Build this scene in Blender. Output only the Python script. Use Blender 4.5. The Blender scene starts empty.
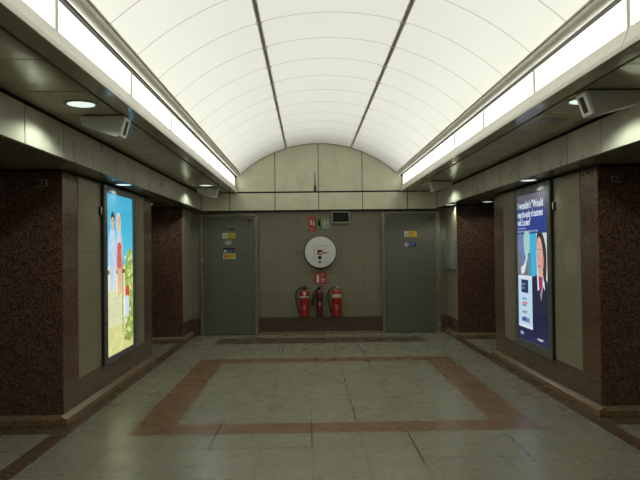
import bpy, bmesh, math, random
from mathutils import Vector, Matrix

random.seed(7)
sc = bpy.context.scene
COL = sc.collection

# ------------------------------------------------------------------ key dimensions (metres)
XL, XR = -2.16, 2.60            # near pillar faces along the hall
FL, FR = -1.89, 2.31            # frieze faces
BL, BR = -1.25, 1.665           # light cornice faces
VAULT_W = 450.
XC = 0.208                      # centre line of the vault
YB = 11.5                       # end wall
Y0 = -4.0                       # hall goes on behind the viewer
ZS = 2.53                       # soffit with the downlights
ZF = 2.235                      # underside of the frieze
P1A, P1B = 5.66, 8.86           # near pillars, from / to
P2A = 10.68                     # far pillars start here
X2L, X2R = -2.09, 2.50

# ------------------------------------------------------------------ node helper
class V:
    def __init__(s, nt, sock): s.nt = nt; s.s = sock
    def _m(s, op, *a):
        n = s.nt.nodes.new('ShaderNodeMath'); n.operation = op
        s.nt.links.new(s.s, n.inputs[0])
        for i, b in enumerate(a):
            if isinstance(b, V): s.nt.links.new(b.s, n.inputs[i+1])
            else: n.inputs[i+1].default_value = b
        return V(s.nt, n.outputs[0])
    def __add__(s, b): return s._m('ADD', b)
    def __sub__(s, b): return s._m('SUBTRACT', b)
    def __mul__(s, b): return s._m('MULTIPLY', b)
    def __truediv__(s, b): return s._m('DIVIDE', b)
    def gt(s, b): return s._m('GREATER_THAN', b)
    def lt(s, b): return s._m('LESS_THAN', b)
    def fract(s): return s._m('FRACT')
    def floor(s): return s._m('FLOOR')
    def abs(s): return s._m('ABSOLUTE')
    def mx(s, b): return s._m('MAXIMUM', b)
    def mn(s, b): return s._m('MINIMUM', b)
    def inv(s): return (s * -1.0) + 1.0
    def between(s, a, b): return s.gt(a) * s.lt(b)
    def joint(s, origin, step, w):      # 1 on joints of a regular grid
        return ((((s - origin) / step + 0.5).fract() - 0.5).abs()).lt(w / step / 2)

class Mat:
    def __init__(s, name, rough=0.5, metal=0.0, spec=0.5, coat=0.0, world=True):
        s.m = bpy.data.materials.new(name); s.m.use_nodes = True
        s.nt = s.m.node_tree; s.b = s.nt.nodes['Principled BSDF']
        s.b.inputs['Roughness'].default_value = rough
        s.b.inputs['Metallic'].default_value = metal
        s.b.inputs['Specular IOR Level'].default_value = spec
        s.b.inputs['Coat Weight'].default_value = coat
        s.b.inputs['Coat Roughness'].default_value = 0.12
        if world:
            g = s.nt.nodes.new('ShaderNodeNewGeometry'); s.p = g.outputs['Position']
        else:
            g = s.nt.nodes.new('ShaderNodeTexCoord'); s.p = g.outputs['Object']
        sp = s.nt.nodes.new('ShaderNodeSeparateXYZ'); s.nt.links.new(s.p, sp.inputs[0])
        s.x, s.y, s.z = (V(s.nt, sp.outputs[i]) for i in range(3))
    def rgb(s, c):
        n = s.nt.nodes.new('ShaderNodeRGB'); n.outputs[0].default_value = (*c[:3], 1); return n.outputs[0]
    def mix(s, f, a, b):
        n = s.nt.nodes.new('ShaderNodeMix'); n.data_type = 'RGBA'
        if isinstance(f, V): s.nt.links.new(f.s, n.inputs[0])
        else: n.inputs[0].default_value = f
        for sock, c in ((n.inputs[6], a), (n.inputs[7], b)):
            if isinstance(c, (tuple, list)): sock.default_value = (*c[:3], 1)
            else: s.nt.links.new(c, sock)
        return n.outputs[2]
    def noise(s, scale, detail=3, rough=.5, stretch=None):
        n = s.nt.nodes.new('ShaderNodeTexNoise'); n.inputs['Scale'].default_value = scale
        n.inputs['Detail'].default_value = detail; n.inputs['Roughness'].default_value = rough
        src = s.p
        if stretch:
            mp = s.nt.nodes.new('ShaderNodeMapping'); mp.inputs['Scale'].default_value = stretch
            s.nt.links.new(s.p, mp.inputs[0]); src = mp.outputs[0]
        s.nt.links.new(src, n.inputs['Vector'])
        return V(s.nt, n.outputs[0])
    def cells(s, scale):
        n = s.nt.nodes.new('ShaderNodeTexVoronoi'); n.inputs['Scale'].default_value = scale
        s.nt.links.new(s.p, n.inputs['Vector'])
        sp = s.nt.nodes.new('ShaderNodeSeparateColor'); s.nt.links.new(n.outputs['Color'], sp.inputs[0])
        return V(s.nt, sp.outputs[0]), V(s.nt, sp.outputs[1])
    def ramp(s, v, a, b):                # smooth 0..1 between a and b
        n = s.nt.nodes.new('ShaderNodeMapRange'); n.inputs[1].default_value = a; n.inputs[2].default_value = b
        s.nt.links.new(v.s, n.inputs[0]); return V(s.nt, n.outputs[0])
    def color(s, c):
        if isinstance(c, (tuple, list)): s.b.inputs['Base Color'].default_value = (*c[:3], 1)
        else: s.nt.links.new(c, s.b.inputs['Base Color'])
        return s
    def rough(s, v): s.nt.links.new(v.s, s.b.inputs['Roughness']); return s
    def bump(s, v, dist=.002, strength=.5):
        n = s.nt.nodes.new('ShaderNodeBump'); n.inputs['Distance'].default_value = dist; n.inputs['Strength'].default_value = strength
        s.nt.links.new(v.s, n.inputs['Height']); s.nt.links.new(n.outputs[0], s.b.inputs['Normal']); return s

def L(r, g, b):                          # sRGB 0-255 to linear
    f = lambda c: (c/255/12.92) if c/255 <= .04045 else ((c/255+.055)/1.055)**2.4
    return (f(r), f(g), f(b))

def plain(name, c, rough=.5, metal=0., spec=.5, var=.06, scale=14, coat=0.):
    m = Mat(name, rough, metal, spec, coat, world=False)
    n = m.noise(scale, 4)
    m.color(m.mix(n, tuple(k*(1-var) for k in c), tuple(min(1, k*(1+var)) for k in c)))
    return m.m

def emit(name, c, strength, tint=None):
    m = Mat(name, .4, world=False)
    n = m.noise(2.5, 2)
    col = m.mix(n, tuple(k*.97 for k in c), c)
    m.color((.8, .8, .8)); m.nt.links.new(col, m.b.inputs['Emission Color'])
    m.b.inputs['Emission Strength'].default_value = strength
    return m.m

# ------------------------------------------------------------------ materials
def mk_floor():
    m = Mat('terrazzo_floor', .3, spec=.33)
    x, y = m.x, m.y
    c1 = m.ramp(m.noise(38, 3, .7), .3, .7); n = m.noise(2.2, 4)
    grey = m.mix(c1, (.215, .205, .145), (.305, .29, .21))
    grey = m.mix(n, grey, m.mix(.35, grey, (.20, .188, .13)))
    tx = ((x - .014) / .3915).floor(); ty = ((y - 5.275) / .3915).floor()
    tone = ((tx * 12.9898 + ty * 78.233)._m('SINE') * 43758.5).fract()
    grey = m.mix(tone * .2, grey, (.16, .155, .11))
    red = m.mix(c1, (.15, .08, .040), (.215, .122, .064))
    dark = m.mix(c1, (.085, .052, .030), (.14, .09, .056))
    outer = x.between(-1.50, 1.93) * y.between(5.275, 8.92)
    inner = x.between(-1.156, 1.575) * y.between(5.585, 8.60)
    ring = outer * inner.inv()
    edge = x.between(-2.14, -1.995).mx(x.between(2.415, 2.56))
    side = x.lt(-2.0).mx(x.gt(2.43))
    edge = edge.mx(side * y.between(5.36, 5.7)).mx(side * y.between(8.80, 8.95)).mx(side * y.between(10.5, 10.7))
    back = x.between(-1.52, 1.91) * y.between(10.33, 10.98)
    j = x.joint(.014, .3915, .008).mx(y.joint(5.275, .3915, .010))
    col = m.mix(j * .5, grey, (.07, .065, .05))
    col = m.mix(ring, col, red); col = m.mix(edge.mn(1.), col, dark); col = m.mix(back, col, dark)
    # lifting covers with open black joints
    def seg(x0, x1, y0, y1): return x.between(x0, x1) * y.between(y0, y1)
    w = .0065
    gaps = None
    for a in ((-.769-w, -.769+w, 4.90, 5.60), (.014-w, .014+w, 4.89, 5.60), (-.769, .014, 4.884, 4.892),
              (.80-w, .80+w, 4.5, 5.275), (1.583-w, 1.583+w, 4.60, 5.275), (.8, 1.583, 4.597, 4.605),
              (.405-w*.6, .405+w*.6, 5.6, 7.6), (-.40-w, -.40+w, 9.3, 10.33), (-1.0-w, -1.0+w, 9.3, 10.33), (.797-w, .797+w, 8.3, 9.4)):
        g = seg(*a); gaps = g if gaps is None else gaps.mx(g)
    col = m.mix(gaps * .8, col, (.012, .011, .009))
    m.color(col)
    m.rough(m.noise(3.5, 3) * .16 + .20)
    m.bump((j.mx(gaps)).inv(), .002, .25)
    return m.m

def mk_granite(name, lo, hi, rough, scale=105):
    m = Mat(name, rough, spec=.5, coat=0.25)
    c1, c2 = m.cells(scale); n = m.noise(40, 4)
    col = m.mix(m.ramp(c1, .15, .85), lo, hi)
    col = m.mix(c2.gt(.85), col, tuple(k*.5 for k in lo))
    col = m.mix(m.ramp(n, .6, .75) * .5, col, tuple(k*1.5 for k in hi))
    m.color(col); return m.m

def mk_walltile(name, c, sx, ox, sz, oz, axis, border=None, pale_disc=None):
    m = Mat(name, .32, spec=.5)
    a = m.x if axis == 'x' else m.y
    n = m.noise(5, 5); c1, c2 = m.cells(160)
    base = m.mix(n, tuple(k*.86 for k in c), tuple(k*1.1 for k in c))
    base = m.mix(c1 * .25, base, tuple(k*.8 for k in c))
    if pale_disc:                                   # paler round disc in the tile colour
        d = ((a - pale_disc[0])*(a - pale_disc[0]) + (m.z - pale_disc[1])*(m.z - pale_disc[1]))
        base = m.mix(d.lt(pale_disc[2]**2) * .35, base, tuple(k*1.6 for k in c))
    j = a.joint(ox, sx, .006).mx(m.z.joint(oz, sz, .006))
    m.color(m.mix(j * .7, base, tuple(k*.3 for k in c)))
    m.bump(j.inv(), .003, .4)
    return m.m

def mk_streak(name, c, rough, metal=0., var=.2, spec=.5, stretch=(9, 9, .7)):
    m = Mat(name, rough, metal, spec)
    n = m.noise(3, 4, .55, stretch); n2 = m.noise(6, 4)
    col = m.mix(m.ramp(n, .3, .7), tuple(k*(1-var) for k in c), tuple(k*(1+var) for k in c))
    col = m.mix(m.ramp(n2, .55, .8) * .3, col, tuple(k*.6 for k in c))
    m.color(col); m.rough(n2 * .15 + (rough - .07)); return m.m

M = {}
M['floor'] = mk_floor()
M['granite'] = mk_granite('brown_granite', (.05, .027, .018), (.175, .09, .062), .22)
M['granite_polished'] = mk_granite('polished_brown_granite', (.085, .046, .029), (.17, .092, .06), .2)
M['plinth'] = mk_granite('tan_granite', (.17, .108, .058), (.29, .19, .105), .35)
M['skirt'] = mk_granite('end_wall_granite', (.055, .03, .02), (.12, .07, .05), .3)
TILE = (.285, .255, .175)
M['tile_side'] = mk_walltile('pillar_tile', TILE, .78, 6.04, .45, .155, 'y')
M['tile_left'] = mk_walltile('pillar_tile_left', TILE, .78, 6.04, .45, .155, 'y')
M['tile_right'] = mk_walltile('pillar_tile_right', TILE, .78, 6.04, .45, .155, 'y', pale_disc=(6.28, 1.40, .17))
M['tile_end'] = mk_walltile('end_wall_tile', (.205, .187, .125), .392, .207, .39, .30, 'x')
def mk_frieze(name, f0, st):
    m = Mat(name, .3)
    n = m.noise(2.2, 5, .6); n2 = m.noise(7, 4)
    k = (m.y - f0) / st; tone = ((k.floor() * 12.9898)._m('SINE') * 437.585).fract()
    c = (.50, .485, .375)
    col = m.mix(m.ramp(n, .3, .7), tuple(q*.82 for q in c), tuple(q*1.1 for q in c))
    col = m.mix(tone * .38, col, tuple(q*.5 for q in c))
    col = m.mix(m.ramp(n2, .5, .85) * .2, col, tuple(q*.6 for q in c))
    m.color(col); m.rough(n2 * .15 + .22); return m.m
M['frieze_left'] = mk_frieze('frieze_panel_left', 4.32, .68); M['frieze_right'] = mk_frieze('frieze_panel_right', 4.97, .655)
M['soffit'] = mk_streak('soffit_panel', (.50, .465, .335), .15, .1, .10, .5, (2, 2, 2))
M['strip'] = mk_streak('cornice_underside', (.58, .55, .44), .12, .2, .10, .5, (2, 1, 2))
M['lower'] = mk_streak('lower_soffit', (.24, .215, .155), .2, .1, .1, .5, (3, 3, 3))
M['gap'] = plain('black_gap', (.008, .008, .007), .8)
M['seam'] = plain('panel_seam', (.05, .05, .04), .6)
def mk_vault(name, c, t, rough=.5):     # translucent sheet lit by lamps above it
    m = Mat(name, rough, spec=.3)
    n = m.noise(1.6, 4)
    d = m.nt.nodes.new('ShaderNodeBsdfDiffuse'); tr = m.nt.nodes.new('ShaderNodeBsdfTranslucent'); mx = m.nt.nodes.new('ShaderNodeMixShader')
    m.nt.links.new(m.mix(n, tuple(k*.96 for k in c), c), d.inputs[0]); m.nt.links.new(m.mix(n, tuple(k*.96 for k in t), t), tr.inputs[0])
    mx.inputs[0].default_value = .5
    m.nt.links.new(d.outputs[0], mx.inputs[1]); m.nt.links.new(tr.outputs[0], mx.inputs[2])
    m.nt.links.new(mx.outputs[0], m.nt.nodes['Material Output'].inputs[0])
    return m.m
M['vault'] = mk_vault('vault_panel', (.88, .88, .82), (.92, .92, .86))
M['vrib'] = mk_vault('vault_rib_strip', (.5, .5, .44), (.5, .5, .44))
M['rib'] = plain('vault_rib', (.72, .71, .62), .5)
M['slot'] = plain('vault_seam', (.50, .50, .44), .5)
M['rib_end'] = plain('arch_trim', (.30, .29, .23), .5)
M['clip'] = plain('vault_clip', (.92, .92, .88), .4)
M['white'] = plain('cream_enamel', (.92, .91, .82), .35)
M['rail'] = plain('rail_enamel', (.74, .73, .64), .4)
M['tympanum'] = mk_streak('end_panel', (.74, .725, .54), .45, 0., .08, .3, (1.5, 1.5, 1.))
M['door'] = mk_streak('door_steel', (.155, .147, .11), .3, .35, .05, .5, (12, 12, .5))
M['jamb'] = mk_streak('door_frame_steel', (.29, .275, .215), .25, .6, .05, .5, (4, 4, .5))
M['glow'] = emit('lit_white_panel', (1., .99, .91), 1.7)
M['lens'] = emit('downlight_lens', (.80, .97, .88), .95)
M['lens_off'] = plain('unlit_lens', (.30, .29, .24), .3)
M['ring'] = plain('downlight_ring', (.45, .44, .38), .3, .6)
M['speaker'] = plain('speaker_shell', (.52, .51, .45), .45)
M['speaker_slot'] = plain('speaker_slot', (.01, .01, .01), .6)
M['black'] = plain('black_plastic', (.014, .013, .012), .4)
M['rubber'] = plain('black_rubber', (.02, .02, .018), .5)
M['red'] = plain('red_paint', (.30, .012, .012), .28, coat=.4)
M['darkred'] = plain('dark_red_paint', (.13, .011, .02), .3, coat=.4)
M['cream'] = plain('cream_label', (.56, .50, .33), .5)
M['paper'] = plain('white_print', (.58, .57, .50), .5)
M['steel'] = plain('bright_steel', (.5, .5, .46), .25, .9)
M['reelwhite'] = plain('white_gloss', (.66, .68, .63), .3, coat=.3)
M['reelgrey'] = plain('grey_print', (.40, .40, .37), .5)
M['signred'] = plain('sign_red', (.38, .03, .025), .35)
M['signgreen'] = plain('sign_green', (.03, .17, .05), .35)
M['signpale'] = plain('sign_pale_green', (.24, .27, .17), .35)
M['signyellow'] = plain('sign_yellow', (.47, .36, .03), .4)
M['signorange'] = plain('sign_orange', (.58, .31, .02), .4)
M['signblue'] = plain('sign_blue', (.018, .035, .12), .4)
M['greybox'] = plain('grey_enamel', (.24, .245, .22), .4)
M['frame'] = mk_streak('poster_frame', (.16, .17, .165), .3, .3, .06)
M['screen'] = plain('dark_screen', (.008, .009, .009), .35, spec=.2)

# ------------------------------------------------------------------ mesh helpers
def box(bm, x0, x1, y0, y1, z0, z1):
    vs = [bm.verts.new((x, y, z)) for z in (z0, z1) for y in (y0, y1) for x in (x0, x1)]
    for f in ((0,2,3,1), (4,5,7,6), (0,1,5,4), (2,6,7,3), (0,4,6,2), (1,3,7,5)):
        bm.faces.new([vs[i] for i in f])

def prism(bm, poly, axis, a, b):          # polygon swept along an axis; poly in the two other axes
    def pt(u, v, t): return {'y': (u, t, v), 'x': (t, u, v), 'z': (u, v, t)}[axis]
    A = [bm.verts.new(pt(u, v, a)) for u, v in poly]; B = [bm.verts.new(pt(u, v, b)) for u, v in poly]
    n = len(poly)
    bm.faces.new(A); bm.faces.new(B[::-1])
    for i in range(n): bm.faces.new((A[i], B[i], B[(i+1) % n], A[(i+1) % n]))

def lathe(bm, prof, origin=(0,0,0), axis='z', seg=32):     # prof: (radius, height)
    o = Vector(origin); rings = []
    for r, h in prof:
        ring = []
        for k in range(seg):
            a = 2*math.pi*k/seg; c, s = r*math.cos(a), r*math.sin(a)
            v = {'z': (c, s, h), 'y': (c, h, s), 'x': (h, c, s)}[axis]
            ring.append(bm.verts.new(o + Vector(v)))
        rings.append(ring)
    for a, b in zip(rings, rings[1:]):
        for k in range(seg): bm.faces.new((a[k], a[(k+1) % seg], b[(k+1) % seg], b[k]))
    bm.faces.new(rings[0][::-1]); bm.faces.new(rings[-1])

def tube(bm, pts, r, seg=10):
    pts = [Vector(p) for p in pts]; rings = []
    rr = r if isinstance(r, (list, tuple)) else [r]*len(pts)
    up = Vector((0.13, .31, .94)).normalized()
    for i, p in enumerate(pts):
        t = (pts[min(i+1, len(pts)-1)] - pts[max(i-1, 0)]).normalized()
        u = up.cross(t)
        if u.length < .05: u = Vector((1, 0, 0)).cross(t)
        u.normalize(); w = t.cross(u)
        rings.append([bm.verts.new(p + (u*math.cos(2*math.pi*k/seg) + w*math.sin(2*math.pi*k/seg))*rr[i]) for k in range(seg)])
    for a, b in zip(rings, rings[1:]):
        for k in range(seg): bm.faces.new((a[k], a[(k+1) % seg], b[(k+1) % seg], b[k]))
    bm.faces.new(rings[0][::-1]); bm.faces.new(rings[-1])

def spline(pts, n=8):                     # Catmull-Rom through points
    P = [Vector(p) for p in pts]; P = [P[0]*2-P[1]] + P + [P[-1]*2-P[-2]]; out = []
    for i in range(1, len(P)-2):
        for k in range(n):
            t = k/n; a, b, c, d = P[i-1:i+3]
            out.append(.5*((2*b)+(c-a)*t+(2*a-5*b+4*c-d)*t*t+(3*b-a-3*c+d)*t**3))
    out.append(P[-2]); return out

def obj(name, bm, mat, parent=None, bevel=0., smooth=False, base=None):
    bmesh.ops.recalc_face_normals(bm, faces=bm.faces[:])
    if base is not None:
        bmesh.ops.translate(bm, verts=bm.verts[:], vec=-Vector(base))
    me = bpy.data.meshes.new(name); bm.to_mesh(me); bm.free()
    for mm in (mat if isinstance(mat, (list, tuple)) else [mat]): me.materials.append(mm)
    o = bpy.data.objects.new(name, me); COL.objects.link(o)
    if base is not None: o.location = base
    if parent is not None:
        o.parent = parent
        if base is None: o.matrix_parent_inverse = Matrix.Translation(-Vector(parent.location))
    if smooth:
        for p in me.polygons: p.use_smooth = True
        md = o.modifiers.new('split', 'EDGE_SPLIT'); md.split_angle = math.radians(40)
    if bevel:
        md = o.modifiers.new('bevel', 'BEVEL'); md.width = bevel; md.segments = 2; md.limit_method = 'ANGLE'
    return o

def boxes(name, mat, parent, *bb, bevel=0., base=None):
    bm = bmesh.new()
    for b in bb: box(bm, *b)
    return obj(name, bm, mat, parent, bevel, base=base)

def struct(o): o['kind'] = 'structure'; return o

def thing(name, label, cat, loc, group=None):
    o = bpy.data.objects.new(name, None); o.empty_display_size = .1; COL.objects.link(o)
    o.location = loc
    return tag(o, label, cat, group)

def tag(o, label, cat, group=None):
    o['label'] = label; o['category'] = cat
    if group: o['group'] = group
    return o

def text_bm(bm, s, size, fn, align='LEFT', bold=.0, sx=1.0, depth=0.0):
    """adds lettering as flat mesh; fn maps (u, v) in metres to a point"""
    cu = bpy.data.curves.new('lettering', 'FONT'); cu.body = s; cu.size = size; cu.align_x = align
    cu.offset = bold; cu.resolution_u = 3
    t = bpy.data.objects.new('lettering', cu); COL.objects.link(t)
    bpy.context.view_layer.update()
    me = t.to_mesh()
    vs = [bm.verts.new(fn(v.co.x*sx, v.co.y)) for v in me.vertices]
    for p in me.polygons:
        try: bm.faces.new([vs[i] for i in p.vertices])
        except ValueError: pass
    t.to_mesh_clear(); bpy.data.objects.remove(t); bpy.data.curves.remove(cu)

# ================================================================== SETTING
struct(boxes('floor', M['floor'], None, (-4.6, 5.0, Y0, YB+.1, -.15, 0)))

# ---- end wall: tiled, with granite base
wb = boxes('wall_back', M['tile_end'], None, (-4.6, 5.0, YB, YB+.2, 0, 2.9)); struct(wb)
bb_ = boxes('baseboard_back', M['skirt'], None, (-.885, 1.32, YB-.03, YB, .04, .30), (X2L, -1.94, YB-.03, YB, .0, .30), (2.38, X2R, YB-.03, YB, .0, .30), bevel=.004)
struct(bb_); boxes('floor_ledge', M['plinth'], bb_, (-.885, 1.32, YB-.06, YB, 0, .04), bevel=.004)
# upper end: frieze and vault end panels
YE = YB-.10
uf = boxes('trim_back', M['tympanum'], None, *[(a+.006, b-.006, YE, YB, ZF-.02, 2.52) for a, b in zip((-1.89, -1.385, -.577, .2, .985, 1.79), (-1.385, -.577, .2, .985, 1.79, 2.31))], bevel=.004)
struct(uf)
boxes('seam_backing', M['gap'], uf, (-1.89, 2.31, YE+.01, YB, ZF-.035, 2.55))
R_V = 2.079; ZC_V = 1.331
def vz(x, r=R_V): return ZC_V + math.sqrt(max(r*r-(x-XC)**2, 0))
bm = bmesh.new()
for a, b in zip((-1.30, -.577, .2, .985), (-.577, .2, .985, 1.72)):
    n = 14; xs = [a+.006+(b-a-.012)*k/n for k in range(n+1)]
    prism(bm, [(xs[0], 2.545), *reversed([(x, max(vz(x)+.02, 2.56)) for x in reversed(xs)]), (xs[-1], 2.545)], 'y', YE+.045, YB)
we = struct(obj('wall_back_upper', bm, M['tympanum']))
boxes('seam_backing', M['gap'], we, (-1.35, 1.75, YE+.055, YB, 2.5, 3.5))

# ---- barrel vault
bm = bmesh.new(); NA = 56
A0 = math.asin(1.388/R_V)
ang = [-A0 + 2*A0*k/NA for k in range(NA+1)]
ribs_y = [11.31-.62*k for k in range(24)]
cuts = [Y0] + [q for y in ribs_y[::-1] for q in (y-.006, y+.006)] + [YB]
rows = [[bm.verts.new((XC+R_V*math.sin(a), y, ZC_V+R_V*math.cos(a))) for a in ang] for y in cuts]
for i, (p, q) in enumerate(zip(rows, rows[1:])):
    for k in range(NA):
        f = bm.faces.new((p[k], p[k+1], q[k+1], q[k])); f.material_index = i % 2
ceil = struct(obj('ceiling', bm, [M['vault'], M['vrib']], smooth=True))
def arc_strip(bm, y0, y1, rin, rout, a0, a1, n):
    vs = []
    for k in range(n+1):
        a = a0+(a1-a0)*k/n
        vs.append([bm.verts.new((XC+r*math.sin(a), y, ZC_V+r*math.cos(a))) for r, y in ((rout, y0), (rin, y0), (rin, y1), (rout, y1))])
    for p, q in zip(vs, vs[1:]):
        for i in range(4): bm.faces.new((p[i], p[(i+1) % 4], q[(i+1) % 4], q[i]))
    bm.faces.new(vs[0][::-1]); bm.faces.new(vs[-1])
bm = bmesh.new(); aS = math.asin(.581/R_V)
for s in (-1, 1): arc_strip(bm, Y0, YB, R_V-.006, R_V+.004, s*aS-.0042, s*aS+.0042, 1)
obj('long_seam', bm, M['slot'], ceil)
bm = bmesh.new()
for s in (-1, 1):
    for d in (-.0068, .0068): arc_strip(bm, Y0, YB, R_V-.012, R_V+.004, s*aS+d-.002, s*aS+d+.002, 1)
obj('seam_bead', bm, M['clip'], ceil)
bm = bmesh.new()
for y in ribs_y:
    for s in (-1, 1): arc_strip(bm, y-.007, y+.007, R_V-.012, R_V, s*aS-.016, s*aS+.016, 4)
obj('seam_clip', bm, M['clip'], ceil)

bm = bmesh.new(); arc_strip(bm, YE+.03, YB, R_V-.012, R_V+.004, -A0, A0, 56)
obj('arch_trim', bm, M['rib_end'], we)

# ---- soffits, friezes, cornice undersides on both sides
def side(name, sgn):
    fz, bb = (FL, BL) if sgn < 0 else (FR, BR)
    far = -4.6 if sgn < 0 else 5.0
    X = lambda a, b: (min(a, b), max(a, b))
    g = bb + sgn*.135                      # groove
    # upper soffit panels between groove and frieze
    k0 = 4.10 if sgn < 0 else 4.25
    ys = [k0+.68*k for k in range(-12, 12)]; ys = [y for y in ys if Y0 < y < YE]; ys = [Y0]+ys+[YE]
    up = boxes('ceiling_'+name, M['soffit'], None, *[(*X(g+sgn*.012, fz), a+.007, b-.007, ZS, ZS+.03) for a, b in zip(ys, ys[1:])])
    struct(up)
    boxes('soffit_backing', M['gap'], up, (*X(bb+sgn*.05, fz+sgn*.1), Y0, YE, ZS+.03, ZS+.06))
    # underside of the cornice
    ys2 = [y for y in PANEL_Y if Y0 < y < YE]; ys2 = [Y0]+ys2+[YE]
    un = boxes('trim_'+name, M['strip'], None, *[(*X(bb+sgn*.005, g-sgn*.012), a+.003, b-.003, ZS, ZS+.025) for a, b in zip(ys2, ys2[1:])])
    struct(un)
    # frieze
    f0 = 4.32 if sgn < 0 else 4.97; st = .68 if sgn < 0 else .655
    ys3 = [f0+st*k for k in range(-14, 14)]; ys3 = [Y0]+[y for y in ys3 if Y0 < y < YE-.1]+[YE]
    fr = boxes('trim_%s_frieze' % name, M['frieze_'+name], None, *[(*X(fz, fz+sgn*.03), a+.0065, b-.0065, ZF, ZS-.028) for a, b in zip(ys3, ys3[1:])], bevel=.003)
    struct(fr)
    boxes('frieze_backing', M['gap'], fr, (*X(fz+sgn*.012, fz+sgn*.06), Y0, YE, ZF+.01, ZS+.02))
    # lower soffit over pillars and side passages
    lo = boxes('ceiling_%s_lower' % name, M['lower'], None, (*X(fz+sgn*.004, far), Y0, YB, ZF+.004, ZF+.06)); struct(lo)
    # outer wall of the side passages
    w = boxes('wall_'+name, M['tile_side'], None, (*X(far-sgn*.1, far), Y0, YB, 0, 2.5)); struct(w)

PANEL_Y = [-1.5, .90, 2.12, 3.33, 4.74, 6.12, 7.34, 8.58, 9.83, 11.08]
side('left', -1); side('right', 1)
struct(boxes('wall_front', M['tile_end'], None, (-4.6, 5.0, Y0-.15, Y0, 0, 3.6)))

# ---- pillars
def pillar(sgn, xf, ya, yb, tile, near):
    far = -4.5 if sgn < 0 else 4.9
    X = lambda a, b: (min(a, b), max(a, b))
    p = boxes('pillar', [M['granite']], None, (*X(xf, far), ya, yb, 0, ZF-.02)); struct(p)
    boxes('shadow_gap', M['gap'], p, (*X(xf+sgn*.03, far), ya+.03, yb-.02 if near else yb, ZF-.02, ZF+.004))
    # plinth with a bevelled top edge
    e = .055
    bm = bmesh.new()
    prism(bm, [(xf+sgn*.01, 0), (xf-sgn*e, 0), (xf-sgn*e, .055), (xf+sgn*.0, .085), (xf+sgn*.01, .085)], 'y', ya-e, yb+(e if near else 0))
    prism(bm, [(ya+.01, 0), (ya-e, 0), (ya-e, .055), (ya, .085), (ya+.01, .085)], 'x', *X(xf-sgn*.0, far))
    obj('plinth', bm, M['plinth'], p, bevel=.004)
    t = .006
    if near:
        # side face: polished granite border, tiles inside
        boxes('polished_cladding', M['granite_polished'], p, (*X(xf-sgn*t, xf), ya+.004, 6.035, .085, ZF-.02), (*X(xf-sgn*t, xf), 6.035, 8.42, .085, .325), (*X(xf-sgn*t, xf), 8.42, yb-.004, .085, ZF-.02))
        boxes('tile_panel', tile, p, (*X(xf-sgn*.010, xf), 6.035, 8.42, .325, ZF-.02))
    else:
        boxes('tile_panel', tile, p, (*X(xf-sgn*.008, xf), ya+.01, yb, .30, ZF-.02))
        boxes('polished_cladding', M['granite_polished'], p, (*X(xf-sgn*.006, xf), ya+.004, yb, .085, .30))
    return p
pillar(-1, XL, P1A, P1B, M['tile_left'], True)
pillar(1, XR, P1A, P1B, M['tile_right'], True)
pillar(-1, X2L, P2A, YB, M['tile_side'], False)
pillar(1, X2R, P2A, YB, M['tile_side'], False)

# ================================================================== CORNICE LIGHTS
ORD = ['', 'second ', 'third ', 'fourth ', 'fifth ', 'sixth ', 'seventh ', 'eighth ', 'ninth ', 'tenth ', 'eleventh ']
def cornice(sgn, name):
    bb = BL if sgn < 0 else BR
    edges = [2.12, 3.33, 4.74, 6.12, 7.34, 8.58, 9.83, 11.08, YE]
    cuts = [Y0, -1.5, .90]+edges; pairs = list(zip(cuts, cuts[1:]))[::-1]
    pairs = [p for p in pairs if p[1] > p[0]]
    # pairs run from the end wall towards the viewer
    for i, (a, b) in enumerate(pairs):
        where = 'nearest the end wall' if i == 0 else ORD[i]+'from the end wall'
        t = thing('cornice_light_panel', 'glowing white light panel in the %s cornice, %s' % (name, where), 'light panel', (bb, (a+b)/2, 2.56), 'backlit panels of the %s cornice' % name)
        bm = bmesh.new()   # sloping sill
        prism(bm, [(bb, 2.532), (bb, 2.56), (bb+sgn*.008, 2.566), (bb+sgn*.040, 2.655), (bb+sgn*.10, 2.655), (bb+sgn*.10, 2.532)], 'y', a+.004, b-.004)
        obj('sill', bm, M['white'], t)
        boxes('end_bar', M['white'], t, (min(bb+sgn*.04, bb+sgn*.1), max(bb+sgn*.04, bb+sgn*.1), a+.004, a+.02, 2.655, 2.83), (min(bb+sgn*.04, bb+sgn*.1), max(bb+sgn*.04, bb+sgn*.1), b-.02, b-.004, 2.655, 2.83))
        boxes('diffuser', M['glow'], t, (min(bb+sgn*.05, bb+sgn*.06), max(bb+sgn*.05, bb+sgn*.06), a+.02, b-.02, 2.655, 2.83))
    # dark backing and the round ledge rail under the vault
    c = boxes('trim_%s_cornice' % name, M['seam'], None, (min(bb+sgn*.065, bb+sgn*.13), max(bb+sgn*.065, bb+sgn*.13), Y0, YE, 2.54, 2.88)); struct(c)
    xe0 = bb-sgn*.022
    bm = bmesh.new(); tube(bm, [(xe0, Y0, 2.860), (xe0, YE, 2.860)], .041, 20)
    obj('ledge_rail', bm, M['rail'], c, smooth=True)
    bm = bmesh.new()
    for y in ribs_y[::2]: tube(bm, [(xe0, y-.004, 2.860), (xe0, y+.004, 2.860)], .0425, 20)
    obj('rail_joint', bm, M['rib'], c, smooth=True)
    xe = XC+sgn*1.388
    bm = bmesh.new(); tube(bm, [(xe+sgn*.004, Y0, 2.878), (xe+sgn*.004, YE, 2.878)], .008, 8)
    obj('edge_bead', bm, M['rib'], c)
cornice(-1, 'left'); cornice(1, 'right')

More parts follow.
